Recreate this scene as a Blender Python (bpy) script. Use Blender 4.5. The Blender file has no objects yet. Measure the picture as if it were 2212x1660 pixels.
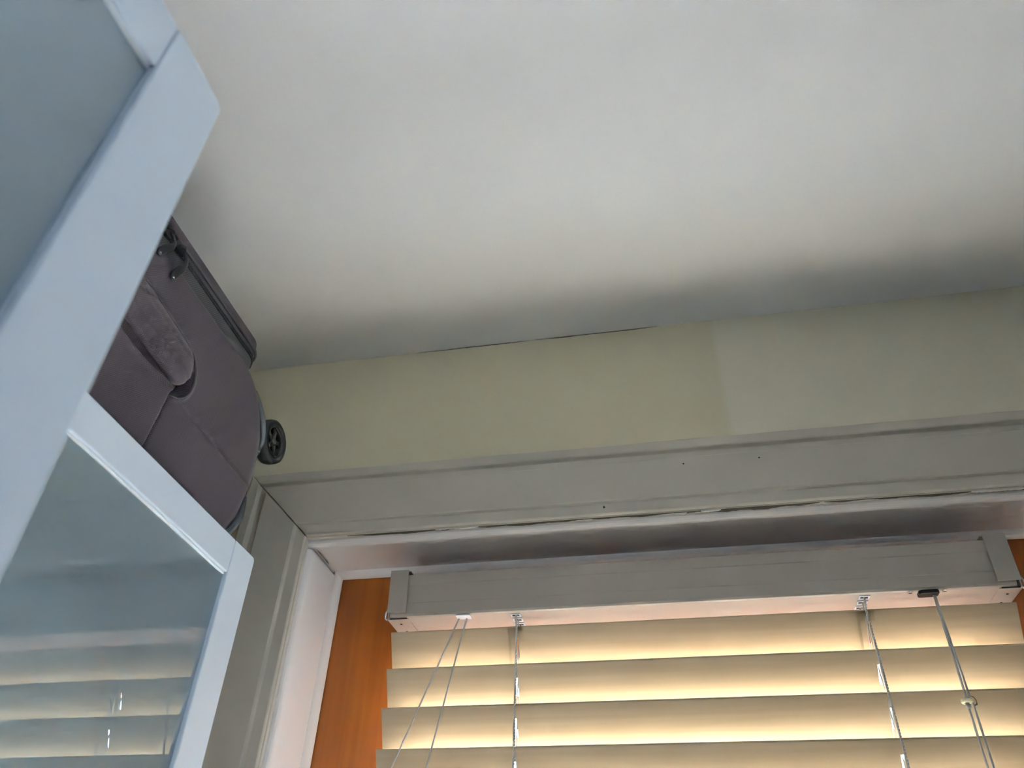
import bpy, bmesh, math, random
from mathutils import Vector, Matrix
random.seed(7)
scene = bpy.context.scene
C = scene.collection

# ------------------------------------------------------------------ camera
CZ = 1.65                                    # camera height above the floor
cam_d = bpy.data.cameras.new('camera'); cam = bpy.data.objects.new('camera', cam_d); C.objects.link(cam)
cam_d.sensor_width = 36.0
cam_d.lens = 1669.7 / 2212 * 36.0
cam_d.clip_start = 0.01
PITCH, YAW, ROLL = math.radians(38.679), math.radians(12.263), math.radians(1.940)
fw = Vector((-math.sin(YAW)*math.cos(PITCH), math.cos(YAW)*math.cos(PITCH), math.sin(PITCH)))
rt = Vector((math.cos(YAW), math.sin(YAW), 0)); up = rt.cross(fw)
r_ = rt*math.cos(ROLL) + up*math.sin(ROLL); u_ = up*math.cos(ROLL) - rt*math.sin(ROLL)
cam.matrix_world = Matrix(((r_.x, u_.x, -fw.x, 0), (r_.y, u_.y, -fw.y, 0), (r_.z, u_.z, -fw.z, CZ), (0, 0, 0, 1)))
cam_d.dof.use_dof = True
cam_d.dof.focus_distance = 0.90
cam_d.dof.aperture_fstop = 8.0
scene.camera = cam

# ------------------------------------------------------------------ sky and exposure
world = bpy.data.worlds.new('overcast_sky'); scene.world = world; world.use_nodes = True
bg = world.node_tree.nodes['Background']
bg.inputs[0].default_value = (0.60, 0.755, 1.0, 1); bg.inputs[1].default_value = 13.0
sun_d = bpy.data.lights.new('sun', 'SUN'); sun_d.energy = 130.0; sun_d.angle = math.radians(.6); sun_d.color = (1, .97, .99)
sun = bpy.data.objects.new('sun', sun_d); C.objects.link(sun); sun.location = (-4, -6, 9)
sun.rotation_euler = Vector((.75, .28, -.60)).to_track_quat('-Z', 'Y').to_euler()   # high sun behind the building: lights the ground outside
scene.view_settings.view_transform = 'Standard'
scene.view_settings.look = 'None'
scene.view_settings.exposure = 2.0
scene.view_settings.gamma = 1.0
scene.view_settings.use_curve_mapping = False
scene.cycles.max_bounces = 8
scene.cycles.diffuse_bounces = 5
scene.cycles.glossy_bounces = 5
scene.cycles.transmission_bounces = 8
scene.cycles.transparent_max_bounces = 6
scene.cycles.use_light_tree = False
scene.cycles.use_denoising = True
scene.cycles.adaptive_threshold = 0.035
scene.cycles.sample_clamp_indirect = 12.0

# ------------------------------------------------------------------ main dimensions (metres; Z above floor)
def Zr(z): return z + CZ                      # heights measured from the camera
CEIL = Zr(0.767)
YW = 0.839                                    # room face of the window wall
YC = 0.817                                    # face of the casing
YB = 0.915                                    # back of the reveal
XL, XR = -0.432, 0.472                        # reveal sides
ZH = Zr(0.448)                                # reveal head
ZS = 0.10                                     # reveal sill
RX0, RX1, RY0 = -0.805, 2.5, -3.2             # room
YF = 0.853                                    # headrail face
ZBH = Zr(0.357)                               # headrail underside
DT = Zr(0.359)                                # wardrobe top

# portals at the two windows help the renderer find the daylight
def portal(name, loc, rot, sx, sy):
    l = bpy.data.lights.new(name, 'AREA'); l.shape = 'RECTANGLE'; l.size = sx; l.size_y = sy
    l.cycles.is_portal = True
    o = bpy.data.objects.new(name, l); C.objects.link(o); o.location = loc; o.rotation_euler = rot
W2 = (-1.75, -1.00, 1.50, 2.00)                # second window in the right wall: y0 y1 z0 z1
portal('daylight_portal_blind', ((XL+XR)/2, 1.02, (ZS+ZH)/2), (math.radians(-90), 0, 0), XR-XL, ZH-ZS)
portal('daylight_portal_side', (RX1+.12, (W2[0]+W2[1])/2, (W2[2]+W2[3])/2), (0, math.radians(90), 0), W2[3]-W2[2], W2[1]-W2[0])

# ------------------------------------------------------------------ materials
def mat(name, col, rough=.5, bump=0, bscale=200, spec=.5, var=0, vscale=8, metal=0, coat=0):
    m = bpy.data.materials.new(name); m.use_nodes = True
    nt = m.node_tree; b = nt.nodes['Principled BSDF']
    b.inputs['Base Color'].default_value = (*col, 1); b.inputs['Roughness'].default_value = rough
    b.inputs['Specular IOR Level'].default_value = spec; b.inputs['Metallic'].default_value = metal
    b.inputs['Coat Weight'].default_value = coat
    tc = nt.nodes.new('ShaderNodeTexCoord')
    if var:
        n = nt.nodes.new('ShaderNodeTexNoise'); n.inputs['Scale'].default_value = vscale; n.inputs['Detail'].default_value = 4
        nt.links.new(tc.outputs['Object'], n.inputs['Vector'])
        r = nt.nodes.new('ShaderNodeMapRange'); r.inputs[3].default_value = 1-var; r.inputs[4].default_value = 1+var
        nt.links.new(n.outputs['Fac'], r.inputs[0])
        mx = nt.nodes.new('ShaderNodeVectorMath'); mx.operation = 'SCALE'; mx.inputs[0].default_value = col
        nt.links.new(r.outputs[0], mx.inputs['Scale']); nt.links.new(mx.outputs[0], b.inputs['Base Color'])
    if bump:
        n = nt.nodes.new('ShaderNodeTexNoise'); n.inputs['Scale'].default_value = bscale; n.inputs['Detail'].default_value = 3
        nt.links.new(tc.outputs['Object'], n.inputs['Vector'])
        bp = nt.nodes.new('ShaderNodeBump'); bp.inputs['Strength'].default_value = bump; bp.inputs['Distance'].default_value = .002
        nt.links.new(n.outputs['Fac'], bp.inputs['Height']); nt.links.new(bp.outputs[0], b.inputs['Normal'])
    return m

def wood(name, c1, c2, axis, rough=.45, gscale=60, contrast=(.3, .75)):
    """grain that runs along the given axis"""
    m = bpy.data.materials.new(name); m.use_nodes = True
    nt = m.node_tree; b = nt.nodes['Principled BSDF']; b.inputs['Roughness'].default_value = rough
    tc = nt.nodes.new('ShaderNodeTexCoord'); mp = nt.nodes.new('ShaderNodeMapping')
    s = [gscale]*3; s[axis] = gscale*.035; mp.inputs['Scale'].default_value = s
    oi = nt.nodes.new('ShaderNodeObjectInfo'); ad = nt.nodes.new('ShaderNodeVectorMath'); ad.operation = 'ADD'
    sc = nt.nodes.new('ShaderNodeMath'); sc.operation = 'MULTIPLY'; sc.inputs[1].default_value = 37
    nt.links.new(oi.outputs['Random'], sc.inputs[0])
    nt.links.new(tc.outputs['Object'], mp.inputs[0]); nt.links.new(mp.outputs[0], ad.inputs[0]); nt.links.new(sc.outputs[0], ad.inputs[1])
    n = nt.nodes.new('ShaderNodeTexNoise'); n.inputs['Scale'].default_value = 1; n.inputs['Detail'].default_value = 6; n.inputs['Distortion'].default_value = .6
    nt.links.new(ad.outputs[0], n.inputs['Vector'])
    cr = nt.nodes.new('ShaderNodeValToRGB')
    cr.color_ramp.elements[0].position = contrast[0]; cr.color_ramp.elements[0].color = (*c2, 1)
    cr.color_ramp.elements[1].position = contrast[1]; cr.color_ramp.elements[1].color = (*c1, 1)
    nt.links.new(n.outputs['Fac'], cr.inputs[0]); nt.links.new(cr.outputs[0], b.inputs['Base Color'])
    bp = nt.nodes.new('ShaderNodeBump'); bp.inputs['Strength'].default_value = .12; bp.inputs['Distance'].default_value = .001
    nt.links.new(n.outputs['Fac'], bp.inputs['Height']); nt.links.new(bp.outputs[0], b.inputs['Normal'])
    return m

M = {}
M['ceiling'] = mat('white_ceiling_paint', (.88, .88, .89), .8, .08, 90, .3, .015, 2.0)
M['floor'] = wood('oak_floor', (.42, .28, .16), (.30, .19, .10), 0, .5, 30)
M['room_wall'] = mat('pale_wall_paint', (.72, .71, .66), .8, .06, 120, .3)
M['trim'] = mat('grey_white_gloss_paint', (.53, .475, .40), .38, .05, 60, .5, .03, 12)
M['jamb'] = mat('white_gloss_paint', (.78, .73, .71), .32, .06, 50, .5, .03, 10)
M['crack'] = mat('bare_dirty_wood', (.10, .085, .06), .9, .3, 300)
M['flake'] = mat('flaking_paint', (.62, .61, .55), .5)
M['lacquer'] = mat('cool_white_lacquer', (.57, .635, .72), .34, .02, 300, .5)
M['carcass'] = mat('white_foil_board', (.78, .79, .79), .5)
M['slat'] = wood('pale_maple', (.545, .425, .29), (.455, .345, .22), 0, .42, 90)
M['frame_wood'] = wood('orange_stained_pine', (.50, .145, .014), (.30, .078, .008), 2, .36, 55, (.25, .8))
M['rail'] = mat('cream_painted_steel', (.44, .375, .315), .38, .015, 200)
M['rail_dark'] = mat('cut_steel_edge', (.16, .16, .17), .4, metal=.6)
M['hole'] = mat('dark_hole', (.03, .025, .025), .8)
M['plastic_white'] = mat('white_plastic', (.80, .82, .86), .35)
M['plastic_black'] = mat('black_plastic', (.012, .012, .014), .3)
M['steel'] = mat('bright_steel', (.75, .75, .77), .22, metal=1)
M['cord'] = mat('grey_white_cord', (.55, .53, .50), .75, .4, 1500)
M['ring'] = mat('cream_plastic_ring', (.74, .66, .42), .35)
M['rubber'] = mat('black_rubber', (.016, .017, .019), .45, .05, 300)
M['hub'] = mat('glossy_dark_grey_plastic', (.035, .034, .033), .16)
M['guard'] = mat('grey_plastic_guard', (.12, .13, .14), .4)
M['piping'] = mat('dark_piping', (.055, .05, .052), .6)
M['pull'] = mat('black_moulded_puller', (.02, .02, .023), .35)
M['teeth'] = mat('black_zip_coil', (.03, .03, .033), .4)
M['blue_cloth'] = mat('pale_blue_cotton', (.25, .52, .72), .9, .3, 200)
M['white_cloth'] = mat('white_cotton', (.82, .82, .80), .9, .3, 200)
M['ground'] = mat('pale_paving', (.50, .49, .46), .9, var=.1, vscale=.4)

def wall_material():
    m = mat('cream_wall_paint', (.68, .645, .52), .75, .12, 140, .3)
    nt = m.node_tree; b = nt.nodes['Principled BSDF']; L = nt.links
    tc = nt.nodes.new('ShaderNodeTexCoord'); sp = nt.nodes.new('ShaderNodeSeparateXYZ'); L.new(tc.outputs['Object'], sp.inputs[0])
    n = nt.nodes.new('ShaderNodeTexNoise'); n.inputs['Scale'].default_value = 3.5; n.inputs['Detail'].default_value = 5
    L.new(tc.outputs['Object'], n.inputs['Vector'])
    # newer, greyer paint to the right of an old brush line
    e = nt.nodes.new('ShaderNodeMapRange'); e.inputs[1].default_value = .099; e.inputs[2].default_value = .109; L.new(sp.outputs[0], e.inputs[0])
    mx = nt.nodes.new('ShaderNodeMix'); mx.data_type = 'RGBA'; mx.inputs[6].default_value = (.66, .595, .43, 1); mx.inputs[7].default_value = (.71, .655, .52, 1)
    L.new(e.outputs[0], mx.inputs[0])
    # ochre damp stain above the window
    mp = nt.nodes.new('ShaderNodeMapping'); mp.inputs['Location'].default_value = (.13*4.2, 0, -Zr(.588)*16); mp.inputs['Scale'].default_value = (4.2, 0, 16)
    L.new(tc.outputs['Object'], mp.inputs[0])
    ln = nt.nodes.new('ShaderNodeVectorMath'); ln.operation = 'LENGTH'; L.new(mp.outputs[0], ln.inputs[0])
    ad = nt.nodes.new('ShaderNodeMath'); ad.operation = 'MULTIPLY_ADD'; ad.inputs[1].default_value = 1.6; L.new(n.outputs['Fac'], ad.inputs[0]); L.new(ln.outputs['Value'], ad.inputs[2])
    r = nt.nodes.new('ShaderNodeMapRange'); r.inputs[1].default_value = 1.85; r.inputs[2].default_value = 1.15; r.inputs[3].default_value = 0; r.inputs[4].default_value = .55
    L.new(ad.outputs[0], r.inputs[0])
    m2 = nt.nodes.new('ShaderNodeMix'); m2.data_type = 'RGBA'; m2.inputs[7].default_value = (.66, .58, .41, 1)
    L.new(r.outputs[0], m2.inputs[0]); L.new(mx.outputs[2], m2.inputs[6])
    L.new(m2.outputs[2], b.inputs['Base Color'])
    return m
M['wall'] = wall_material()

def fabric_material():
    m = bpy.data.materials.new('woven_mauve_grey_nylon'); m.use_nodes = True
    nt = m.node_tree; b = nt.nodes['Principled BSDF']; L = nt.links
    b.inputs['Roughness'].default_value = .75; b.inputs['Sheen Weight'].default_value = .15
    tc = nt.nodes.new('ShaderNodeTexCoord'); sp = nt.nodes.new('ShaderNodeSeparateXYZ'); L.new(tc.outputs['Object'], sp.inputs[0])
    def sine(sock, k, ph=None):
        a = nt.nodes.new('ShaderNodeMath'); a.operation = 'MULTIPLY'; a.inputs[1].default_value = k; L.new(sock, a.inputs[0])
        s = nt.nodes.new('ShaderNodeMath'); s.operation = 'SINE'
        if ph:
            p = nt.nodes.new('ShaderNodeMath'); p.operation = 'ADD'; L.new(a.outputs[0], p.inputs[0]); L.new(ph, p.inputs[1]); L.new(p.outputs[0], s.inputs[0])
        else: L.new(a.outputs[0], s.inputs[0])
        return s.outputs[0]
    # brick-like basket weave of about 1.6 mm
    row = nt.nodes.new('ShaderNodeMath'); row.operation = 'MULTIPLY'; row.inputs[1].default_value = 1/.0013; L.new(sp.outputs[2], row.inputs[0])
    fl = nt.nodes.new('ShaderNodeMath'); fl.operation = 'FLOOR'; L.new(row.outputs[0], fl.inputs[0])
    ph = nt.nodes.new('ShaderNodeMath'); ph.operation = 'MULTIPLY'; ph.inputs[1].default_value = math.pi; L.new(fl.outputs[0], ph.inputs[0])
    a = sine(sp.outputs[1], 2*math.pi/.0021, ph.outputs[0])
    fr = nt.nodes.new('ShaderNodeMath'); fr.operation = 'FRACT'; L.new(row.outputs[0], fr.inputs[0])
    pi_ = nt.nodes.new('ShaderNodeMath'); pi_.operation = 'MULTIPLY'; pi_.inputs[1].default_value = math.pi; L.new(fr.outputs[0], pi_.inputs[0])
    sn = nt.nodes.new('ShaderNodeMath'); sn.operation = 'SINE'; L.new(pi_.outputs[0], sn.inputs[0])
    ml = nt.nodes.new('ShaderNodeMath'); ml.operation = 'MULTIPLY'; L.new(a, ml.inputs[0]); L.new(sn.outputs[0], ml.inputs[1])
    rg = nt.nodes.new('ShaderNodeMapRange'); rg.inputs[1].default_value = -.8; rg.inputs[2].default_value = .9; L.new(ml.outputs[0], rg.inputs[0])
    mx = nt.nodes.new('ShaderNodeMix'); mx.data_type = 'RGBA'; mx.inputs[6].default_value = (.028, .021, .027, 1); mx.inputs[7].default_value = (.092, .064, .083, 1)
    L.new(rg.outputs[0], mx.inputs[0]); L.new(mx.outputs[2], b.inputs['Base Color'])
    bp = nt.nodes.new('ShaderNodeBump'); bp.inputs['Strength'].default_value = .25; bp.inputs['Distance'].default_value = .0005
    L.new(rg.outputs[0], bp.inputs['Height']); L.new(bp.outputs[0], b.inputs['Normal'])
    return m
M['fabric'] = fabric_material()

def tape_material():
    m = bpy.data.materials.new('herringbone_zip_tape'); m.use_nodes = True
    nt = m.node_tree; b = nt.nodes['Principled BSDF']; L = nt.links; b.inputs['Roughness'].default_value = .8
    tc = nt.nodes.new('ShaderNodeTexCoord'); mp = nt.nodes.new('ShaderNodeMapping'); mp.inputs['Rotation'].default_value = (math.radians(35), 0, 0)
    L.new(tc.outputs['Object'], mp.inputs[0])
    w = nt.nodes.new('ShaderNodeTexWave'); w.bands_direction = 'Y'; w.inputs['Scale'].default_value = 150; L.new(mp.outputs[0], w.inputs['Vector'])
    mx = nt.nodes.new('ShaderNodeMix'); mx.data_type = 'RGBA'; mx.inputs[6].default_value = (.055, .050, .053, 1); mx.inputs[7].default_value = (.10, .092, .096, 1)
    L.new(w.outputs['Fac'], mx.inputs[0]); L.new(mx.outputs[2], b.inputs['Base Color'])
    return m
M['tape'] = tape_material()

def frosted_material():
    """frosted glass: smooth reflecting front, blurred view into the cupboard"""
    m = bpy.data.materials.new('frosted_blue_grey_glass'); m.use_nodes = True; nt = m.node_tree; L = nt.links
    nt.nodes.remove(nt.nodes['Principled BSDF']); out = nt.nodes['Material Output']
    d = nt.nodes.new('ShaderNodeBsdfDiffuse'); d.inputs[0].default_value = (.34, .42, .47, 1)
    r = nt.nodes.new('ShaderNodeBsdfRefraction'); r.inputs[0].default_value = (.86, .94, .97, 1); r.inputs['Roughness'].default_value = .30; r.inputs['IOR'].default_value = 1.06
    g = nt.nodes.new('ShaderNodeBsdfGlossy'); g.inputs[0].default_value = (.78, .88, .98, 1); g.inputs['Roughness'].default_value = .0
    f = nt.nodes.new('ShaderNodeFresnel'); f.inputs[0].default_value = 3.0
    m1 = nt.nodes.new('ShaderNodeMixShader'); m1.inputs[0].default_value = .60; L.new(d.outputs[0], m1.inputs[1]); L.new(r.outputs[0], m1.inputs[2])
    m2 = nt.nodes.new('ShaderNodeMixShader'); 
    ge = nt.nodes.new('ShaderNodeNewGeometry'); iv = nt.nodes.new('ShaderNodeMath'); iv.operation = 'SUBTRACT'; iv.inputs[0].default_value = 1; L.new(ge.outputs['Backfacing'], iv.inputs[1])
    fm = nt.nodes.new('ShaderNodeMath'); fm.operation = 'MULTIPLY'; L.new(f.outputs[0], fm.inputs[0]); L.new(iv.outputs[0], fm.inputs[1])   # coated outer faces only
    L.new(fm.outputs[0], m2.inputs[0]); L.new(m1.outputs[0], m2.inputs[1]); L.new(g.outputs[0], m2.inputs[2])
    L.new(m2.outputs[0], out.inputs[0]); return m
M['frosted'] = frosted_material()

def clear_material(name, tint=(1, 1, 1), ior=1.45, rough=0.0):
    m = bpy.data.materials.new(name); m.use_nodes = True; nt = m.node_tree; L = nt.links
    nt.nodes.remove(nt.nodes['Principled BSDF']); out = nt.nodes['Material Output']
    t = nt.nodes.new('ShaderNodeBsdfTransparent'); t.inputs[0].default_value = (*tint, 1)
    g = nt.nodes.new('ShaderNodeBsdfGlossy'); g.inputs['Roughness'].default_value = rough
    f = nt.nodes.new('ShaderNodeFresnel'); f.inputs[0].default_value = ior
    mx = nt.nodes.new('ShaderNodeMixShader'); L.new(f.outputs[0], mx.inputs[0]); L.new(t.outputs[0], mx.inputs[1]); L.new(g.outputs[0], mx.inputs[2])
    L.new(mx.outputs[0], out.inputs[0]); return m
M['pane'] = clear_material('window_glass', (.93, .96, .95))
M['clear'] = clear_material('clear_plastic', (.985, .98, .96), 1.3, .1)

# ------------------------------------------------------------------ mesh helpers
def finish(bm, name, m, parent=None, smooth=False, bevel=0, seg=2, normals=True):
    if normals: bmesh.ops.recalc_face_normals(bm, faces=bm.faces)
    me = bpy.data.meshes.new(name); bm.to_mesh(me); bm.free()
    me.materials.append(M[m])
    o = bpy.data.objects.new(name, me); C.objects.link(o)
    if parent: o.parent = parent
    if smooth:
        for p in me.polygons: p.use_smooth = True
    if bevel:
        b = o.modifiers.new('bevel', 'BEVEL'); b.width = bevel; b.segments = seg; b.limit_method = 'ANGLE'; b.angle_limit = math.radians(40)
    return o

def box(bm, x0, x1, y0, y1, z0, z1):
    v = [bm.verts.new(p) for p in ((x0,y0,z0),(x1,y0,z0),(x1,y1,z0),(x0,y1,z0),(x0,y0,z1),(x1,y0,z1),(x1,y1,z1),(x0,y1,z1))]
    for f in ((0,3,2,1),(4,5,6,7),(0,1,5,4),(1,2,6,5),(2,3,7,6),(3,0,4,7)): bm.faces.new([v[i] for i in f])
def BX(name, m, parent, *b, bevel=0, seg=2):
    bm = bmesh.new(); box(bm, *b); return finish(bm, name, m, parent, bevel=bevel, seg=seg)

def tube(bm, pts, r, n=8, caps=True):
    pts = [Vector(p) for p in pts]; rings = []
    t0 = (pts[1]-pts[0]).normalized(); a = t0.orthogonal().normalized()
    for i, p in enumerate(pts):
        t = (pts[min(i+1, len(pts)-1)] - pts[max(i-1, 0)]).normalized()
        a = (a - t*a.dot(t)).normalized(); b = t.cross(a)
        rr = r[i] if isinstance(r, (list, tuple)) else r
        rings.append([bm.verts.new(p + (a*math.cos(2*math.pi*k/n) + b*math.sin(2*math.pi*k/n))*rr) for k in range(n)])
    for i in range(len(rings)-1):
        for k in range(n): bm.faces.new((rings[i][k], rings[i][(k+1)%n], rings[i+1][(k+1)%n], rings[i+1][k]))
    if caps: bm.faces.new(rings[0][::-1]); bm.faces.new(rings[-1])
def TU(name, m, parent, pts, r, n=8):
    bm = bmesh.new(); tube(bm, pts, r, n); return finish(bm, name, m, parent, smooth=True)

def disc(bm, c, axis, r, h, n=20):
    c = Vector(c); axis = Vector(axis).normalized()
    tube(bm, [c, c + axis*h], r, n)

def prism(bm, pts, d):
    """closed polygon pts (3-D) extruded by the vector d"""
    d = Vector(d); a = [bm.verts.new(p) for p in pts]; b = [bm.verts.new(Vector(p)+d) for p in pts]; n = len(pts)
    bm.faces.new(a); bm.faces.new(b[::-1])
    for i in range(n): bm.faces.new((a[i], a[(i+1)%n], b[(i+1)%n], b[i]))

def empty(name, loc=(0,0,0)):
    o = bpy.data.objects.new(name, None); C.objects.link(o); o.location = loc; o.empty_display_size = .05; return o
def tag(o, label, cat, group=None):
    o['label'] = label; o['category'] = cat
    if group: o['group'] = group
    return o
def struct(o, label=None):
    o['kind'] = 'structure'
    if label: o['label'] = label
    return o

# ------------------------------------------------------------------ the room
T = .26
struct(BX('floor', 'floor', None, RX0-.1, RX1+T, RY0-.1, YW+T, -.1, 0), 'plain wooden floor of the room')
struct(BX('ceiling', 'ceiling', None, RX0-.1, RX1+T, RY0-.1, YW+T, CEIL, CEIL+.1), 'plain white painted ceiling')
struct(BX('wall_left', 'room_wall', None, RX0-.1, RX0, RY0, YW, 0, CEIL), 'pale wall behind the wardrobes')
struct(BX('wall_rear', 'room_wall', None, RX0, RX1, RY0-.1, RY0, 0, CEIL), 'pale wall opposite the window')
bm = bmesh.new()
ox0, ox1, oz0, oz1 = XL-.02, XR+.02, ZS-.03, ZH+.02
for b in ((RX0-.1, ox0, 0, CEIL), (ox1, RX1+T, 0, CEIL), (ox0, ox1, 0, oz0), (ox0, ox1, oz1, CEIL)):
    box(bm, b[0], b[1], YW, YW+T, b[2], b[3])
struct(finish(bm, 'wall_front', 'wall'), 'cream painted wall above and around the window')
bm = bmesh.new()
for b in ((RY0-.1, W2[0], 0, CEIL), (W2[1], YW, 0, CEIL), (W2[0], W2[1], 0, W2[2]), (W2[0], W2[1], W2[3], CEIL)):
    box(bm, RX1, RX1+T, b[0], b[1], b[2], b[3])
struct(finish(bm, 'wall_right', 'room_wall'), 'pale wall with the second window')
struct(BX('ground', 'ground', None, -40, 40, -40, 40, -3.2, -3.0), 'pale paving outside below the window')

# second window, behind the photographer
w2 = empty('window_2', (RX1+.1, (W2[0]+W2[1])/2, W2[2])); struct(w2, 'white framed side window')
def kid(o, p):
    o.parent = p; o.matrix_parent_inverse = Matrix.Translation(-p.location); return o
for b in ((W2[0], W2[1], W2[2], W2[2]+.06), (W2[0], W2[1], W2[3]-.06, W2[3]), (W2[0], W2[0]+.06, W2[2]+.06, W2[3]-.06), (W2[1]-.06, W2[1], W2[2]+.06, W2[3]-.06)):
    kid(BX('frame_bar', 'jamb', None, RX1+.06, RX1+.11, b[0], b[1], b[2], b[3], bevel=.003), w2)
kid(BX('pane', 'pane', None, RX1+.083, RX1+.087, W2[0]+.06, W2[1]-.06, W2[2]+.06, W2[3]-.06), w2)

# ------------------------------------------------------------------ casing round the window (mitred moulding)
trim1 = empty('trim_1', ((XL+XR)/2, YW, ZS)); struct(trim1, 'grey white moulded casing round the window')
PROF = [(0, 0), (0, .0165), (.0018, .0185), (.0150, .0185), (.0163, .0215), (.0180, .0225), (.0683, .0225), (.0700, .0215),
        (.0718, .0170), (.0805, .0160), (.0826, .0205), (.0840, .0215), (.0965, .0200), (.0985, .0175), (.0985, 0)]
IX0, IX1, IZ1 = XL-.008, XR+.008, ZH+.009      # inner edge of the casing
def sweep(name, f0, f1):
    bm = bmesh.new(); a = [bm.verts.new(f0(u, w)) for u, w in PROF]; b = [bm.verts.new(f1(u, w)) for u, w in PROF]; n = len(PROF)
    for i in range(n-1): bm.faces.new((a[i], a[i+1], b[i+1], b[i]))
    bm.faces.new(a); bm.faces.new(b[::-1])
    return kid(finish(bm, name, 'trim', bevel=.0006, seg=1), trim1)
g = .0004                                      # hairline gap at the mitres
sweep('left_casing', lambda u, w: (IX0-u, YW-w, ZS-.04), lambda u, w: (IX0-u-g, YW-w, IZ1+u-g))
sweep('head_casing', lambda u, w: (IX0-u+g, YW-w, IZ1+u+g), lambda u, w: (IX1+u-g, YW-w, IZ1+u+g))
sweep('right_casing', lambda u, w: (IX1+u, YW-w, ZS-.04), lambda u, w: (IX1+u+g, YW-w, IZ1+u-g))
# nail pits in the head casing
for x, z in ((.039, .517), (.128, .517), (-.06, .4655)):
    bm = bmesh.new(); disc(bm, (x, YC-.0006, Zr(z)), (0, 1, 0), .0011, .0012, 8); kid(finish(bm, 'nail_pit', 'hole'), trim1)

# ------------------------------------------------------------------ reveal lining with its bead
trim2 = empty('trim_2', ((XL+XR)/2, YW, ZS)); struct(trim2, 'white painted lining of the window reveal')
JF = .8300                                     # front edge of the lining
def lining(name, poly, d):
    bm = bmesh.new(); prism(bm, poly, d); return kid(finish(bm, name, 'jamb', bevel=.008, seg=5), trim2)
LP = [(0, JF), (.018, JF), (.018, YB+.012), (0, YB+.012)]
lining('side_lining', [(XL-u, y, ZS) for u, y in LP], (0, 0, ZH-ZS-.0006))
lining('side_lining', [(XR+u, y, ZS) for u, y in LP], (0, 0, ZH-ZS-.0006))
lining('head_lining', [(XL-.018, y, ZH+u) for u, y in LP], (XR-XL+.036, 0, 0))
lining('sill_board', [(XL-.018, y, ZS-u) for u, y in LP], (XR-XL+.036, 0, 0))
def quarter(name, p, q, d1, d2, r=.009):
    p, q, d1, d2 = Vector(p), Vector(q), Vector(d1), Vector(d2)
    prof = [Vector((0,0,0))] + [d1*r*math.cos(t) + d2*r*math.sin(t) for t in [i*math.pi/2/6 for i in range(7)]]
    bm = bmesh.new(); prism(bm, [p+v for v in prof], q-p)
    return kid(finish(bm, name, 'jamb', smooth=False), trim2)
quarter('bead', (XL, YB, ZS), (XL, YB, ZH), (1,0,0), (0,-1,0))
quarter('bead', (XR, YB, ZS), (XR, YB, ZH), (-1,0,0), (0,-1,0))
quarter('bead', (XL, YB, ZH), (XR, YB, ZH), (0,0,-1), (0,-1,0))
# second, slimmer strip between casing and lining, with the split paint along the head
BX_ = lambda n, m, *b, **k: kid(BX(n, m, None, *b, **k), trim2)
BX_('edge_strip', 'trim', XL-.0105, XL-.0068, YC+.0065, JF-.0006, ZS, ZH+.0068, bevel=.0012)
BX_('edge_strip', 'trim', XR+.0068, XR+.0105, YC+.0065, JF-.0006, ZS, ZH+.0068, bevel=.0012)
BX_('edge_strip', 'trim', XL-.0105, XR+.0105, YC+.0065, JF-.0006, ZH+.0072, ZH+.0110, bevel=.0012)
def ragged(name, m, x0, x1, y, w, th, amp, seed, step=.004):
    rnd = random.Random(seed); n = max(3, int((x1-x0)/step)); top = []; bot = []; ph = [rnd.uniform(0, 6) for _ in range(4)]
    for i in range(n+1):
        t = i/n; x = x0 + (x1-x0)*t
        env = min(1, t*9, (1-t)*9) ** .6
        k = w*env*(.55 + .3*math.sin(x*40+ph[0]) + .2*math.sin(x*130+ph[1])) + amp*rnd.uniform(0, 1)*env
        top.append((x, y, ZH+.0074)); bot.append((x, y+max(.0002, k), ZH+.0074))
    bm = bmesh.new(); prism(bm, top + bot[::-1], (0, 0, -th)); return kid(finish(bm, name, m), trim2)
ragged('paint_split', 'crack', -.385, .02, YC+.0066, .0042, .0006, .0010, 3)
ragged('paint_split', 'crack', .02, .185, YC+.0066, .0062, .0006, .0014, 5)
ragged('paint_split', 'crack', .19, .345, YC+.0066, .0040, .0006, .0008, 8)
ragged('paint_split', 'crack', .345, .47, YC+.0095, .0016, .0006, .0012, 12, .003)
ragged('paint_flake', 'flake', .022, .036, YC+.0070, .0040, .0014, .0012, 21, .002)
ragged('paint_flake', 'flake', .052, .075, YC+.0062, .0026, .0012, .0010, 22, .002)
ragged('paint_flake', 'flake', -.083, -.075, YC+.0070, .0030, .0014, .0006, 23, .0015)
ragged('paint_flake', 'flake', .345, .40, YC+.0062, .0034, .0011, .0010, 24, .002)
ragged('paint_flake', 'flake', -.27, -.215, YC+.0062, .0022, .0010, .0008, 25, .002)
# chips where the lining meets at the corner
rnd = random.Random(4)
for t, s in ((.10, 1.2), (.22, 1.5), (.34, .9), (.50, 1.6), (.62, 1.0)):
    y = JF + .006 + t*(YB-JF-.02)
    bm = bmesh.new(); k = 7; c = Vector((XL+.0012, y, ZH-.0012))
    prism(bm, [c + Vector(((.0012+.001*rnd.random())*s*math.cos(a), (.0025+.002*rnd.random())*s*math.sin(a)*.9, -(.0012+.001*rnd.random())*s*math.cos(a))) for a in [2*math.pi*i/k for i in range(k)]], (.0005, 0, -.0005))
    kid(finish(bm, 'paint_chip', 'crack'), trim2)

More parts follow.
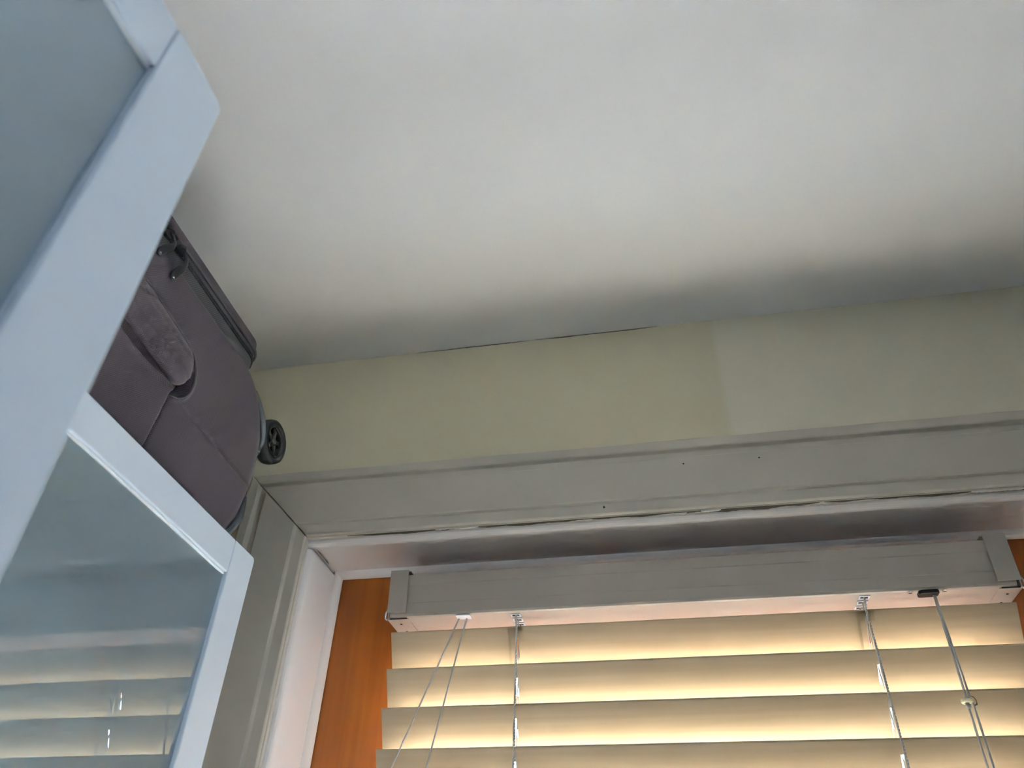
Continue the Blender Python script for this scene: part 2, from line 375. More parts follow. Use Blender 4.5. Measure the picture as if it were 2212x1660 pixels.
# ------------------------------------------------------------------ the window itself, orange stained wood
win = empty('window_1', ((XL+XR)/2, YB, ZS)); struct(win, 'window with orange brown stained wooden frame behind the blind')
Y0, Y1 = YB+.002, YB+.055
GX0, GX1, GZ0, GZ1 = XL+.118, XR-.122, ZS+.10, Zr(.308)
kid(BX('stile', 'frame_wood', None, XL-.018, GX0, Y0, Y1, ZS, ZH+.018, bevel=.003), win)
kid(BX('stile', 'frame_wood', None, GX1, XR+.018, Y0, Y1, ZS, ZH+.018, bevel=.003), win)
kid(BX('head_rail', 'frame_wood', None, GX0, GX1, Y0, Y1, GZ1, ZH+.018, bevel=.003), win)
kid(BX('bottom_rail', 'frame_wood', None, GX0, GX1, Y0, Y1, ZS, GZ0, bevel=.003), win)
kid(BX('pane', 'pane', None, GX0-.005, GX1+.005, Y0+.025, Y0+.029, GZ0-.005, GZ1+.005), win)

# ------------------------------------------------------------------ wardrobes
def door(parent, x, y0, y1, handle=True):
    """door in the plane x (face), from y0 to y1, aluminium-thin frame with frosted glass"""
    ST, RL, th = .0425, .035, .020
    d = empty('door', (x, y0, .06)); kid(d, parent)
    def sub(o): o.parent = d; o.matrix_parent_inverse = Matrix.Translation(-Vector((x, y0, .06))); return o
    z0, z1 = .06, DT
    for ya, yb in ((y0+ST, y0), (y1-ST, y1)):
        k = 1 if yb > ya else -1; rc = .0045; bm = bmesh.new()
        prism(bm, [(x, ya, z0), (x, yb, z0)] + [(x, yb-k*rc*(1-math.cos(a)), z1-rc*(1-math.sin(a))) for a in [math.pi/2*i/5 for i in range(6)]] + [(x, ya, z1)], (-th, 0, 0))
        sub(finish(bm, 'stile', 'lacquer', bevel=.0012))
    for a, b in ((z1-RL, z1), (z0, z0+RL)):
        sub(BX('rail', 'lacquer', None, x-th, x-.0003, y0+ST+.0004, y1-ST-.0004, a, b, bevel=.0012))
    sub(BX('glazing_bead', 'steel_bead', None, x-.006, x-.0030, y0+ST+.0004, y1-ST-.0004, z1-RL-.0022, z1-RL, bevel=.0008))
    sub(BX('glass_panel', 'frosted', None, x-.010, x-.0045, y0+ST-.004, y1-ST+.004, z0+RL-.004, z1-RL+.004))
    return d
M['steel_bead'] = mat('pale_aluminium_bead', (.82, .86, .90), .25, metal=.3)
def wardrobe(name, xb, xf, y0, y1, ndoors, label, shelves=()):
    w = empty(name, ((xb+xf)/2, (y0+y1)/2, 0)); tag(w, label, 'wardrobe')
    p = lambda n, *b: kid(BX(n, 'carcass', None, *b, bevel=.0008, seg=1), w)
    t = .018
    xc = xf - .021                             # carcass front, just behind the doors
    p('side_panel', xb, xc, y0, y0+t, 0, DT-.0004); p('side_panel', xb, xc, y1-t, y1, 0, DT-.0004)
    p('top_panel', xb, xc, y0+t+.0002, y1-t-.0002, DT-t-.0004, DT-.0004); p('bottom_panel', xb, xc, y0+t+.0002, y1-t-.0002, .05, .05+t)
    p('plinth', xc-.03, xc-.014, y0+t+.0002, y1-t-.0002, 0, .0498)
    p('back_panel', xb, xb+.006, y0+t+.0002, y1-t-.0002, .0682, DT-t-.0006)
    for s in shelves: p('shelf', xb+.007, xc-.02, y0+t+.0002, y1-t-.0002, s, s+t)
    wd = (y1-y0)/ndoors
    for i in range(ndoors): door(w, xf, y0+i*wd+.0015, y0+(i+1)*wd-.0015)
    return w
far = wardrobe('wardrobe', -.792, -.42, .1925, .6865, 1, 'shallower wardrobe below the suitcase, frosted glass door beside the window', (.45, .9))
near = wardrobe('wardrobe', -.800, -.20, -.808, .1905, 2, 'deeper wardrobe close to the camera, its blurred white frame covering part of the suitcase', (.9,))

# clothes behind the frosted glass of the shallow wardrobe
rail = kid(TU('clothes_rail', 'steel', None, [(-.75, .44, DT-.052), (-.47, .44, DT-.052)], .006, 12), far)
bm = bmesh.new(); box(bm, -.765, -.45, .432, .448, DT-.0468, DT-.0188); kid(finish(bm, 'rail_mount', 'carcass', bevel=.001), far)
def garment(name, m, x, ya, yb, ztop, zbot, label, seed):
    rnd = random.Random(seed); bm = bmesh.new(); n, k = 36, 26; yc = .44
    front, back = [], []
    for j in range(k+1):
        t = j/k; fr, bk = [], []
        for i in range(n+1):
            s = i/n; y = ya + (yb-ya)*s
            e = abs(s-.5)*2
            sh = .075*e**2.2 + .03*max(0, e-.86)*8          # sloping shoulders
            z = (ztop-sh)*(1-t) + zbot*t
            wv = .006*t*math.sin(s*17+seed) + .003*t*math.sin(s*41+2*seed)
            th = .013*(1-e**6)*(.6+.4*t)+.002
            fr.append(bm.verts.new((x+wv+th, y, z))); bk.append(bm.verts.new((x+wv-th, y, z)))
        front.append(fr); back.append(bk)
    for j in range(k):
        for i in range(n):
            bm.faces.new((front[j][i], front[j][i+1], front[j+1][i+1], front[j+1][i])); bm.faces.new((back[j][i], back[j+1][i], back[j+1][i+1], back[j][i+1]))
        bm.faces.new((front[j][0], front[j+1][0], back[j+1][0], back[j][0])); bm.faces.new((front[j][n], back[j][n], back[j+1][n], front[j+1][n]))
    for i in range(n):
        bm.faces.new((front[0][i], back[0][i], back[0][i+1], front[0][i+1])); bm.faces.new((front[k][i], front[k][i+1], back[k][i+1], back[k][i]))
    g_ = empty(name, (x, yc, zbot)); tag(g_, label, 'garment', None)
    kid(finish(bm, 'cloth', m, smooth=True), g_)
    hook = [(x, yc, ztop-.012)] + [(x, yc, DT-.078)] + [(x, yc+.0085*math.sin(a), DT-.0525-.0085*math.cos(a)) for a in [.4*i for i in range(1, 10)]]
    kid(TU('hanger_hook', 'steel', None, hook, .0015, 6), g_)
    return g_
garment('shirt', 'blue_cloth', -.530, .235, .655, Zr(.292), 1.0, 'pale blue garment hanging blurred behind the frosted glass', 1)
garment('shirt', 'white_cloth', -.482, .26, .60, Zr(.270), 1.1, 'white garment hanging blurred in front of the blue one', 2)

# ------------------------------------------------------------------ suitcase on top of the wardrobes
case = empty('suitcase', (-.60, .38, DT)); tag(case, 'dark mauve grey fabric suitcase lying on top of the wardrobe', 'suitcase')
SX0, SX1, SY0 = -.775, -.440, .10
import bisect
YT = [(0.3594, 0.638), (0.364, 0.654), (0.375, 0.668), (0.4, 0.679), (0.43, 0.684), (0.47, 0.6845), (0.5, 0.681), (0.525, 0.671), (0.543, 0.657), (0.553, 0.642), (0.5575, 0.63)]
def ymax(z):
    if z <= YT[0][0]: return YT[0][1]
    for (a, b), (c, d) in zip(YT, YT[1:]):
        if z <= c: return b + (d-b)*(z-a)/(c-a)
    return YT[-1][1]
def sstep(a, b, t):
    t = max(0, min(1, (t-a)/(b-a))); return t*t*(3-2*t)
HA, HB = Vector((.30, .487)), Vector((.4905, .4665))        # carry handle axis on the face (y, z)
HW = .0225
def hdist(y, z):
    p = Vector((y, z)); ab = HB-HA; t = max(0, min(1, (p-HA).dot(ab)/ab.length_squared)); return (p-(HA+ab*t)).length, t
def face(y, z):
    """relief of the long side: panels, seams and the hollow round the carry handle"""
    d = 0.0
    d += .004*math.sin(math.pi*max(0, min(1, (z-.36)/.20)))            # soft belly
    # lower seam running to the wheel end, then the upright seam under the handle end
    if y > .492:
        s = z-(.4405 - .004*sstep(.50, .66, y)); d -= .0018*math.exp(-(s/.0013)**2)
    ys = .492 - .004*(.44-z)/.07
    if z < .452:
        k = 1-sstep(.440, .452, z)
        u = y-ys
        d -= .0150*k*math.exp(-((u-.0015)/.0030)**2)
        if u < 0: d += .0085*k*math.exp(-(u/.035)**2)                   # padded panel left of the seam
    h, t = hdist(y, z)
    if h < .05:
        d -= .0105*math.exp(-((h-HW-.001)/.0050)**2)*(1 if y > .40 else .8)
        d += .0028*math.exp(-((h-HW-.0085)/.0035)**2)
    return d
def outline(z, off=0.0, rc=.030, dense=True, ym=None):
    """plan outline of the case at height z, counter-clockwise from the near front corner"""
    y1 = (ymax(z) if ym is None else ym) + off; x1 = SX1 + off; x0 = SX0 - off; y0 = SY0 - off
    bot = .010*(1-sstep(.3594, .372, z)) ; x1 -= bot; x0 += bot; y0 += bot
    P = []
    n = 360 if dense else 40
    for i in range(n+1): P.append((x1, y0+rc + (y1-y0-2*rc)*i/n))
    for i in range(1, 19):
        a = math.pi/2*i/18; P.append((x1-rc+rc*math.cos(a), y1-rc+rc*math.sin(a)))
    for i in range(1, 13): P.append((x1-rc + (x0-x1+2*rc)*i/12, y1))
    for i in range(1, 9):
        a = math.pi/2+math.pi/2*i/8; P.append((x0+rc+rc*math.cos(a), y1-rc+rc*math.sin(a)))
    for i in range(1, 9): P.append((x0, y1-rc + (y0-y1+2*rc)*i/8))
    for i in range(1, 9):
        a = math.pi+math.pi/2*i/8; P.append((x0+rc+rc*math.cos(a), y0+rc+rc*math.sin(a)))
    for i in range(1, 9): P.append((x0+rc + (x1-x0-2*rc)*i/8, y0))
    for i in range(1, 8):
        a = 1.5*math.pi+math.pi/2*i/8; P.append((x1-rc+rc*math.cos(a), y0+rc+rc*math.sin(a)))
    return P
def loft(levels, fn, relief=True, cap=True):
    bm = bmesh.new(); R = []
    for z in levels:
        ring = []
        for (x, y) in fn(z):
            xx = x
            if relief:
                w = sstep(SX1-.05, SX1-.004, x); xx = x + face(y, z)*w
            ring.append(bm.verts.new((xx, y, Zr(z))))
        R.append(ring)
    for a, b in zip(R, R[1:]):
        n = len(a)
        for i in range(n): bm.faces.new((a[i], a[(i+1)%n], b[(i+1)%n], b[i]))
    if cap: bm.faces.new(R[0][::-1]); bm.faces.new(R[-1])
    return bm
lv = [.3594, .3605, .3625, .366, .370] + [.372+.00165*i for i in range(112)] + [.5565, .5575]
kid(finish(loft(lv, lambda z: outline(z)), 'body', 'fabric', smooth=True), case)
# zip gusset and lid
gus = lambda off: (lambda z: outline(.45, off, .030, ym=.630))
kid(finish(loft([.5570, .5580, .566, .574, .580, .5855], gus(-.0015), False), 'zip_gusset', 'tape', smooth=False), case)
kid(finish(loft([.5855, .588, .592, .600], gus(-.001), False), 'lid', 'fabric'), case)
def ring_tube(name, m, z, off, r, ym=.630, rc=.030, n=8, fr=(0, 1)):
    P = outline(.45, off, rc, ym=ym); k0, k1 = int(len(P)*fr[0]), int(len(P)*fr[1]); P = P[k0:k1]
    bm = bmesh.new(); tube(bm, [(x, y, Zr(z)) for x, y in P] + ([(P[0][0], P[0][1], Zr(z))] if fr == (0, 1) else []), r, n)
    return kid(finish(bm, name, m, smooth=True), case)
ring_tube('piping', 'piping', .5870, .0003, .0016)
ring_tube('seam_cord', 'piping', .5578, -.0008, .0011)
# the zip coil: two rows of small teeth
bm = bmesh.new(); P = outline(.45, -.0010, .030, ym=.630)
acc = 0; Q = [P[0]]
for i in range(1, 410):
    a, b = Vector(P[i-1]), Vector(P[i]); L = (b-a).length; 
    while acc + L >= .0019:
        a = a + (b-a).normalized()*(.0019-acc); L = (b-a).length; acc = 0; Q.append((a.x, a.y))
    acc += L
for i in range(len(Q)-1):
    (xa, ya), (xb, yb) = Q[i], Q[i+1]; d = Vector((xb-xa, yb-ya, 0)); d.normalize(); nrm = Vector((d.y, -d.x, 0)); c = Vector(((xa+xb)/2, (ya+yb)/2, 0)) 
    for zz in (.5752, .5782):
        s = .00062
        prism(bm, [c+nrm*-.0004-d*s+Vector((0,0,Zr(zz-.0012))), c+nrm*.0012-d*s+Vector((0,0,Zr(zz-.0009))), c+nrm*.0012-d*s+Vector((0,0,Zr(zz+.0009))), c+nrm*-.0004-d*s+Vector((0,0,Zr(zz+.0012)))], d*2*s)
zt = kid(finish(bm, 'zip_teeth', 'teeth'), case); zt['kind'] = 'stuff'
# two zip sliders with moulded pullers
def slider(y, dz, tilt):
    x = SX1-.0005; zc = Zr(.5767)
    bm = bmesh.new()
    pts = [(-.010, .0032), (-.006, .0058), (.000, .0062), (.007, .0045), (.010, .0020), (.010, -.0020), (.007, -.0045), (0, -.0062), (-.006, -.0058), (-.010, -.0032)]
    prism(bm, [(x, y+a, zc+b) for a, b in pts], (.0042, 0, 0))
    tube(bm, [(x+.003, y-.004+.008*i/8, zc) if 0 else (x+.0042+.0045*math.sin(math.pi*i/8), y-.005+.010*i/8, zc) for i in range(9)], .0014, 8)
    s = kid(finish(bm, 'zip_slider', 'plastic_black', bevel=.0006), case)
    bm = bmesh.new(); n = 16; rings = []
    for i in range(n+1):
        t = i/n; cx_ = x+.0060 + .0045*math.sin(t*3.0) - .004*t; cy_ = y + .002 + tilt*t*.030 + .004*math.sin(t*5); cz_ = zc - .001 - t*dz
        w = .0024 + .0022*sstep(.25, .75, t) - (.0028*sstep(.9, 1, t)); h = .0016 if t < .95 else .0010
        rings.append([bm.verts.new((cx_+a*h, cy_+b*w, cz_)) for a, b in ((-1, -.7), (-1, .7), (-.4, 1), (.4, 1), (1, .7), (1, -.7), (.4, -1), (-.4, -1))])
    for a, b in zip(rings, rings[1:]):
        for k in range(8): bm.faces.new((a[k], a[(k+1)%8], b[(k+1)%8], b[k]))
    bm.faces.new(rings[0][::-1]); bm.faces.new(rings[-1])
    o = finish(bm, 'puller', 'pull', smooth=True); o.parent = s; o.matrix_parent_inverse = Matrix.Identity(4); 
    bm = bmesh.new(); v = rings
    tip = (x+.0060+.0045*math.sin(3)-.004, y+.002+tilt*.030+.004*math.sin(5), zc-.001-dz)
    tube(bm, [(tip[0]+.0004, tip[1], tip[2]+.0042), (tip[0]+.0016, tip[1], tip[2]+.0010)], [.0012, .0016], 8)
    o2 = finish(bm, 'rivet', 'steel', smooth=True); o2.parent = s
slider(.4405, .0370, .22)
slider(.4185, .0310, .05)
# padded carry handle
bm = bmesh.new(); rings = []; n = 70; ax = (HB-HA).normalized(); pn = Vector((-ax.y, ax.x)); Lh = (HB-HA).length + HW*.75
for i in range(n+1):
    t = i/n; s = Lh*t
    endk = max(0, (s-(Lh-.020))/.020); w = HW*(.96*math.sqrt(max(.02, 1-endk**2.4)))
    lift = .0075*(1-.55*endk**2)
    ring = []
    for k in range(64):
        a = 2*math.pi*k/64; ca, sa = math.cos(a), math.sin(a)
        u = math.copysign(abs(ca)**.75, ca)*w; hgt = math.copysign(abs(sa)**.8, sa)*.0072*(1-.35*endk**2)
        st = sum(math.exp(-((u-q)/.0011)**2) for q in (-.0085, .0085)) * .0012 if sa > 0 else 0
        c = HA + ax*s + pn*u
        ring.append(bm.verts.new((SX1+.0030+lift*.85+hgt*1.15-st, c.x, Zr(c.y))))
    rings.append(ring)
for a, b in zip(rings, rings[1:]):
    for k in range(64): bm.faces.new((a[k], a[(k+1)%64], b[(k+1)%64], b[k]))
bm.faces.new(rings[0][::-1]); bm.faces.new(rings[-1])
kid(finish(bm, 'carry_handle', 'fabric', smooth=True), case)
# curved welt round the end of the handle
bm = bmesh.new(); pts = []
for i in range(40):
    a = math.radians(-120 + 190*i/39); c = HB + (ax*math.cos(a) + pn*math.sin(a))*(HW+.0085)
    pts.append((SX1+face(c.x, c.y)+.0002, c.x, Zr(c.y)))
tube(bm, pts, .0012, 8); kid(finish(bm, 'handle_welt', 'piping', smooth=True), case)
# plastic guards on the wheel end
def guard(z0, z1, a0, th):
    bm = bmesh.new(); n = 24; R = []
    for j in range(n+1):
        t = j/n; z = z0 + (z1-z0)*t; o = th*math.sin(math.pi*(.06+.88*t))**.7
        P = [p for p in outline(z, o) if p[1] > ymax(z)+o-.030*(1-math.sin(a0)) - .0001]
        P = P[:40]
        Pi = [p for p in outline(z, -.004) if p[1] > ymax(z)-.004-.030*(1-math.sin(a0)) - .0001][:len(P)]
        R.append([bm.verts.new((x+face(y, z)*sstep(SX1-.05, SX1-.004, x), y, Zr(z))) for x, y in P[:34]])
    m_ = min(len(r) for r in R)
    for a, b in zip(R, R[1:]):
        for i in range(m_-1): bm.faces.new((a[i], a[i+1], b[i+1], b[i]))
    o = finish(bm, 'corner_guard', 'guard', smooth=True); s = o.modifiers.new('solid', 'SOLIDIFY'); s.thickness = .006; s.offset = -1
    return kid(o, case)
guard(.486, .549, .45, .0050)
guard(.3600, .424, .35, .0050)
# wheels: one at each back corner
def wheel(xc, yc, zc, r=.0285, w=.019):
    wh = empty('wheel', (xc, yc, zc)); kid(wh, case)
    inv = Matrix.Identity(4)
    def lathe(name, prof, m, n=48):
        bm = bmesh.new(); R = [[bm.verts.new((x, rr*math.cos(2*math.pi*k/n), rr*math.sin(2*math.pi*k/n))) for k in range(n)] for x, rr in prof]
        for i in range(len(R)):
            a, b = R[i], R[(i+1) % len(R)]
            for k in range(n): bm.faces.new((a[k], a[(k+1)%n], b[(k+1)%n], b[k]))
        o = finish(bm, name, m, smooth=True); o.parent = wh; return o
    h = w/2; ri = r*.70
    lathe('tyre', [(-h*.9, ri), (-h, r*.84), (-h*.82, r*.96), (-h*.4, r), (h*.4, r), (h*.82, r*.96), (h, r*.86), (h*.96, r*.76), (h*.8, ri)], 'rubber')
    lathe('rim', [(-h*.7, ri*.99), (h*.80, ri*.99), (h*.86, ri*.93), (h*.6, ri*.86), (-h*.7, ri*.86)], 'hub')
    lathe('boss', [(-h*.8, .002), (h*.70, .002), (h*.70, r*.13), (h*.55, r*.19), (-h*.8, r*.19)], 'hub', 24)
    for k in range(5):
        a = 2*math.pi*k/5 + .35; bm = bmesh.new(); e = Vector((0, math.cos(a), math.sin(a))); q = Vector((0, -math.sin(a), math.cos(a)))
        p = [e*r*.15 - q*r*.13, e*r*.40 - q*r*.085, e*ri*.90 - q*r*.20, e*ri*.90 + q*r*.20, e*r*.40 + q*r*.085, e*r*.15 + q*r*.13]
        prism(bm, [v + Vector((h*.25, 0, 0)) for v in p], (h*.32, 0, 0)); o = finish(bm, 'spoke', 'hub', bevel=.0008); o.parent = wh
    bm = bmesh.new(); disc(bm, (-h*.75, 0, 0), (1, 0, 0), ri*.9, h*.5, 32); o = finish(bm, 'web', 'plastic_black'); o.parent = wh
    # fork that carries the wheel
    bm = bmesh.new()
    prism(bm, [(-h-.010, -.084, -.046), (-h-.010, -.055, -.044), (-h-.010, .004, -.010), (-h-.010, .009, .002), (-h-.010, .002, .009), (-h-.010, -.05, .000), (-h-.010, -.084, .000)], (.009, 0, 0))
    o = finish(bm, 'wheel_fork', 'plastic_black', bevel=.002); o.parent = wh
    return wh
wheel(-.470, .733, Zr(.546))
wheel(-.740, .733, Zr(.546))

# ------------------------------------------------------------------ the venetian blind
blind = empty('venetian_blind', (.02, .88, ZS)); tag(blind, 'pale wooden slatted venetian blind with cream headrail, hung in the window', 'blind')
BL = lambda o: kid(o, blind)
SXA, SXB = -.3284, .3660
HX0, HX1 = -.3265, .3665
# headrail: channel with a rolled lip and two faint ribs
bm = bmesh.new(); y, z = YF, ZBH; H = .0535; D = .057; t = .0014
prof = [(y, z+.0035), (y+.0012, z+.0010), (y+.0035, z), (y+D-.004, z), (y+D, z+.004), (y+D, z+H), (y+D-t, z+H), (y+D-t, z+.005), (y+D-.005, z+t), (y+.004, z+t), (y+t+.0005, z+.004),
        (y+t, z+H-.002), (y+.004, z+H-.002), (y+.004, z+H), (y-.0002, z+H), (y, z+.0405), (y+.0005, z+.0400), (y+.0005, z+.0172), (y, z+.0167)]
prism(bm, [(HX0, a, b) for a, b in prof], (HX1-HX0, 0, 0)); BL(finish(bm, 'headrail', 'rail', bevel=.0004, seg=1))
# box brackets at both ends
def bracket(x0, x1, side):
    b = empty('mounting_bracket', ((x0+x1)/2, YF, ZBH)); kid(b, blind)
    def sub(o): o.parent = b; o.matrix_parent_inverse = Matrix.Translation(-Vector(((x0+x1)/2, YF, ZBH))); return o
    xo, xi = (x0, x1) if side < 0 else (x1, x0)            # outer and inner edge
    sk = .0015*side
    bm = bmesh.new(); prism(bm, [(xo+sk, YF-.0030, ZBH+.0595), (xi+sk, YF-.0030, ZBH+.0595), (xi, YF-.0030, ZBH+.0050), (xo, YF-.0030, ZBH+.0050)], (0, .0014, 0)); sub(finish(bm, 'cover_plate', 'rail', bevel=.0003, seg=1))
    sub(BX('side_plate', 'rail', None, min(xo, xo-.0014*side), max(xo, xo-.0014*side), YF+.001, YF+.0605, ZBH-.0018, ZBH+.0595))
    sub(BX('top_plate', 'rail', None, x0, x1, YF+.001, YF+.0605, ZBH+.0582, ZBH+.0595))
    sub(BX('base_plate', 'rail', None, x0+.001, x1+.0025 if side < 0 else x1-.001, YF+.0035, YF+.0605, ZBH-.0016, ZBH-.0003, bevel=.0003))
    bm = bmesh.new(); tube(bm, [(xo+.001*side, YF+.001, ZBH+.010), (xo+.002*side, YF-.001, ZBH+.004), (xo+.002*side, YF, ZBH-.001), (xo, YF+.004, ZBH-.003)], .0011, 8); sub(finish(bm, 'latch', 'steel', smooth=True))
    for (yy) in (YF+.018, YF+.041):
        bm = bmesh.new(); disc(bm, ((x0+x1)/2+.001, yy, ZBH-.0014), (0, 0, -1), .0013, .0006, 12); sub(finish(bm, 'fixing_hole', 'hole'))
    bm = bmesh.new(); box(bm, x0+.003, x1+.001, YF+.0024, YF+.0034, ZBH-.0012, ZBH-.0002); sub(finish(bm, 'gap', 'hole'))
bracket(-.3290, -.3060, -1)
bracket(.3480, .3710, 1)
# slats
PI2 = .044; TILT = math.atan2(.0447, .0225); SW = .050; YS = .871; ZT1 = Zr(.3458)
LXS = (-.1735, .2145)
def slat_mesh():
    xs = [SXA]; 
    for lx in LXS: xs += [lx-.0014, lx+.0014]
    xs.append(SXB); vs = [0, .0013, .015, .035, .0487, SW]; th = .0026
    bm = bmesh.new(); cache = {}
    ed, en = Vector((0, math.cos(TILT), -math.sin(TILT))), Vector((0, math.sin(TILT), math.cos(TILT)))   # down the slat; outward normal
    def V(i, j, s):
        if (i, j, s) not in cache:
            q = en*(th*s) + ed*vs[j]
            if j in (0, 5): q += en*(.0006 if s == 0 else -.0006)
            cache[i, j, s] = bm.verts.new((xs[i], q.y, q.z))
        return cache[i, j, s]
    hole = lambda i, j: i in (1, 3) and j == 2
    for i in range(5):
        for j in range(5):
            if hole(i, j): continue
            bm.faces.new((V(i,j,0), V(i+1,j,0), V(i+1,j+1,0), V(i,j+1,0))); bm.faces.new((V(i,j,1), V(i,j+1,1), V(i+1,j+1,1), V(i+1,j,1)))
            for (di, dj, a, b) in ((-1,0,(i,j),(i,j+1)), (1,0,(i+1,j+1),(i+1,j)), (0,-1,(i+1,j),(i,j)), (0,1,(i,j+1),(i+1,j+1))):
                ni, nj = i+di, j+dj
                if ni < 0 or ni > 4 or nj < 0 or nj > 4 or hole(ni, nj):
                    bm.faces.new((V(*a,0), V(*b,0), V(*b,1), V(*a,1)))
    bmesh.ops.recalc_face_normals(bm, faces=bm.faces)
    me = bpy.data.meshes.new('slat'); bm.to_mesh(me); bm.free(); me.materials.append(M['slat']); return me
sm = slat_mesh(); rnd = random.Random(9)
NS = 0
while ZT1 - NS*PI2 - .06 > ZS + .02:
    o = bpy.data.objects.new('slat', sm); C.objects.link(o); o.location = (rnd.uniform(-.0006, .0006) if NS else 0, YS, ZT1 - NS*PI2); kid(o, blind); NS += 1
zl = ZT1 - NS*PI2
BL(BX('bottom_rail', 'slat', None, SXA, SXB, .872, .890, zl-.052, zl-.004, bevel=.003))
# ladder cords, lift cords, grommets and the clear clips on the top slat
def strands(bm, p, q, R=.00075, r=.00075, pitch=.0062, n=6):
    p, q = Vector(p), Vector(q); d = q-p; L = d.length; a = d.orthogonal().normalized(); b = d.normalized().cross(a); k = int(L/pitch*8)
    for s in (0, math.pi):
        tube(bm, [p + d*(i/k) + (a*math.cos(2*math.pi*L*i/k/pitch+s) + b*math.sin(2*math.pi*L*i/k/pitch+s))*R for i in range(k+1)], r, n)
for li, lx in enumerate(LXS):
    bm = bmesh.new(); yf, yb = YS-.0022, YS+.0225+.0050
    strands(bm, (lx, .863, ZBH+.002), (lx, yf, ZT1)); strands(bm, (lx, yf, ZT1), (lx, yf, zl-.01))
    tube(bm, [(lx, .893, ZBH+.002), (lx, yb, ZT1-.045), (lx, yb, zl-.01)], .0009, 6)
    for i in range(NS):
        zt = ZT1 - i*PI2; dx = .0022 if i % 2 else -.0018
        tube(bm, [(lx, yf, zt-.003), (lx+dx, yf+.0035, zt-.010), (lx+dx, YS+.0130, zt-.0315), (lx+dx*.5, yb-.004, zt-.0465), (lx, yb, zt-.047)], .00055, 5)
    BL(finish(bm, 'ladder_cord', 'cord', smooth=True))
    bm = bmesh.new(); tube(bm, [(lx+.0004, .8775, ZBH+.002), (lx+.0004, YS+.0122, ZT1-.025), (lx+.0004, YS+.0122, zl-.01)], .0008, 6); BL(finish(bm, 'lift_cord', 'cord', smooth=True))
    for yy in (.863, .877, .892):
        bm = bmesh.new(); w, l, t = .0058, .0042, .0016
        for b in ((-w, w, -l, -l+t), (-w, w, l-t, l), (-w, -w+t, -l+t, l-t), (w-t, w, -l+t, l-t)):
            box(bm, lx+b[0], lx+b[1], yy+b[2], yy+b[3], ZBH-.0014, ZBH-.0001)
        g_ = BL(finish(bm, 'grommet', 'plastic_white', bevel=.0003, seg=1))
        bm = bmesh.new(); box(bm, lx-w+t, lx+w-t, yy-l+t, yy+l-t, ZBH-.0004, ZBH-.0001); o = finish(bm, 'opening', 'hole'); o.parent = g_
    # clip: a thin clear sleeve over the top slat
    bm = bmesh.new(); ed, en = Vector((0, math.cos(TILT), -math.sin(TILT))), Vector((0, math.sin(TILT), math.cos(TILT)))
    base = Vector((0, YS, ZT1)) - en*.0012
    for (xa, xb, va, vb) in ((-.0105, .0075, -.0012, .012), (-.0105, -.0080, .012, .049), (.0040, .0100, .044, .049)):
        prism(bm, [base + Vector((lx+xa, 0, 0)) + ed*va, base + Vector((lx+xb, 0, 0)) + ed*va, base + Vector((lx+xb, 0, 0)) + ed*vb, base + Vector((lx+xa, 0, 0)) + ed*vb], -en*.0006)
    BL(finish(bm, 'slat_clip', 'clear'))
# tilter: white cover with two cords pulled to the left
bm = bmesh.new(); prism(bm, [(-.2445, .8535, ZBH-.0002), (-.2265, .8535, ZBH-.0002), (-.2265, .8655, ZBH-.0002), (-.2445, .8655, ZBH-.0002)], (0, 0, -.0018)); BL(finish(bm, 'tilt_cover', 'plastic_white', bevel=.0008))
def cord(name, pts, r=.0010): return BL(TU(name, 'cord', None, pts, r, 8))
def ext(p, q, k): return tuple(a + (b-a)*k for a, b in zip(p, q))
A0, A1 = (-.2415, .8625, ZBH), (-.3075, .868, Zr(.195))
B0, B1 = (-.2325, .8625, ZBH), (-.2680, .868, Zr(.1955))
cord('tilt_cord', [A0, A1, ext(A0, A1, 1.6)]); cord('tilt_cord', [B0, B1, ext(B0, B1, 1.6)])
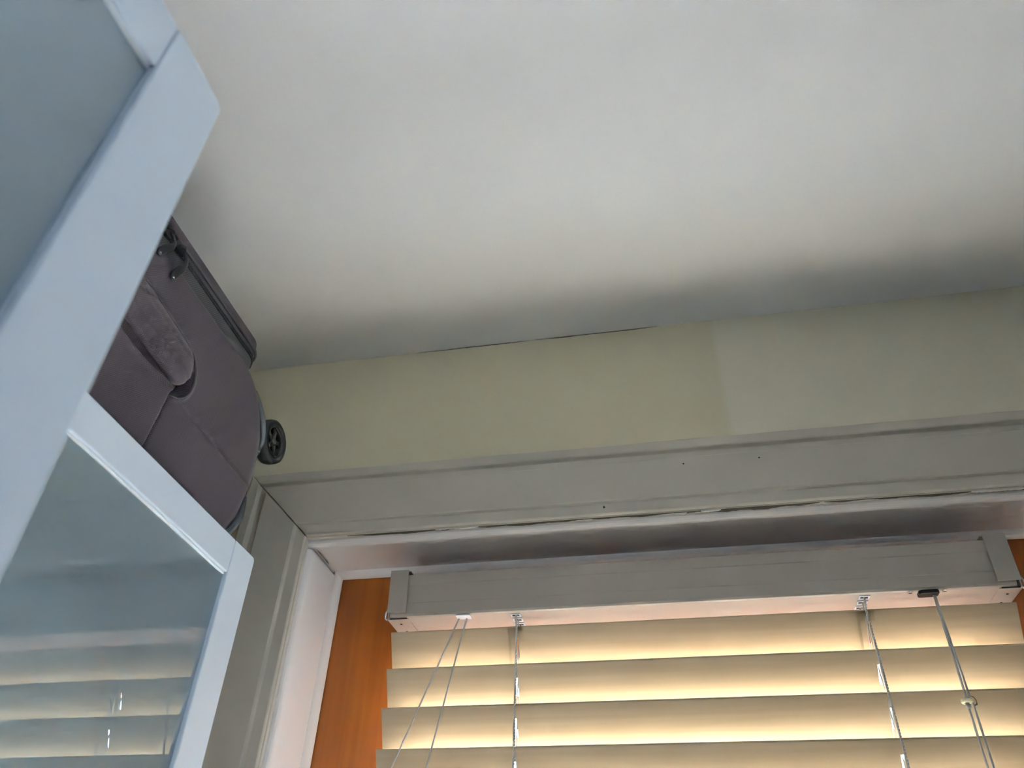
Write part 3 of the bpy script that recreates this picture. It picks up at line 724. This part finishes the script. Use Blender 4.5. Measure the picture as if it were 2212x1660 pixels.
# cord lock with its screws and the pull cords
bm = bmesh.new(); y0 = .8515
prism(bm, [(.2680, y0+.002, ZBH), (.2680, y0+.0105, ZBH), (.2700, y0+.0120, ZBH), (.2860, y0+.0115, ZBH), (.2885, y0+.0085, ZBH), (.2885, y0+.001, ZBH), (.2860, y0-.001, ZBH), (.2710, y0-.001, ZBH)], (0, 0, -.0045))
lock = BL(finish(bm, 'cord_lock', 'plastic_black', bevel=.0010))
for xx in (.2605, .2950):
    bm = bmesh.new(); disc(bm, (xx, .8560, ZBH), (0, 0, -1), .0026, .0014, 16)
    s = BL(finish(bm, 'screw', 'steel', bevel=.0008))
    bm = bmesh.new(); box(bm, xx-.0014, xx+.0014, .8556, .8564, ZBH-.0017, ZBH-.0011); BL(finish(bm, 'screw_slot', 'hole'))
K = (.2835, .858, ZBH-.003)
p1 = [K, (.2822, .858, Zr(.246)), (.2815, .858, Zr(.238)), (.2808, .858, Zr(.18)), (.2790, .858, Zr(-.35))]
p2 = [(K[0]+.0012, .8585, K[2]), (.2858, .8585, Zr(.2475)), (.2868, .8585, Zr(.238)), (.2862, .8585, Zr(.18)), (.2850, .8585, Zr(-.33))]
c1 = cord('pull_cord', p1, .00115); c2 = cord('pull_cord', p2, .00115)
bm = bmesh.new(); n = 24
R = []
for (rr, h) in ((.0026, 0), (.0048, 0), (.0054, .0008), (.0054, .0030), (.0048, .0038), (.0026, .0038)):
    R.append([bm.verts.new((.2817+rr*math.cos(2*math.pi*k/n), .858+rr*math.sin(2*math.pi*k/n), Zr(.2415)+h)) for k in range(n)])
for i in range(6):
    a, b = R[i], R[(i+1)%6]
    for k in range(n): bm.faces.new((a[k], a[(k+1)%n], b[(k+1)%n], b[k]))
BL(finish(bm, 'cord_ring', 'ring', smooth=True))
BL(TU('cord_knot', 'cord', None, [(.2817, .858, Zr(.2415)), (.2817, .858, Zr(.2400)), (.2816, .858, Zr(.2375)), (.2815, .858, Zr(.2360))], [.0012, .0026, .0024, .0012], 10))
BL(TU('cord_toggle', 'clear', None, [(.2843, .857, Zr(.2475)), (.2858, .857, Zr(.2455)), (.2875, .857, Zr(.2425)), (.2886, .857, Zr(.2390))], [.0012, .0030, .0030, .0014], 10))

# hairline crack where the wall meets the ceiling
rnd = random.Random(31); wf = bpy.data.objects['wall_front']
for xa, xb, w in ((-.33, -.16, .0011), (-.15, .03, .0014)):
    n = 40; P = []; Q = []
    for i in range(n+1):
        t = i/n; x = xa + (xb-xa)*t; k = w*min(1, t*6, (1-t)*6)*(.5+.6*rnd.random()) + .0001
        P.append((x, YW-.0004, CEIL-.0002)); Q.append((x, YW-.0004, CEIL-.0002-k))
    bm = bmesh.new(); prism(bm, P + Q[::-1], (0, .0006, 0)); o = finish(bm, 'corner_crack', 'crack'); o.parent = wf
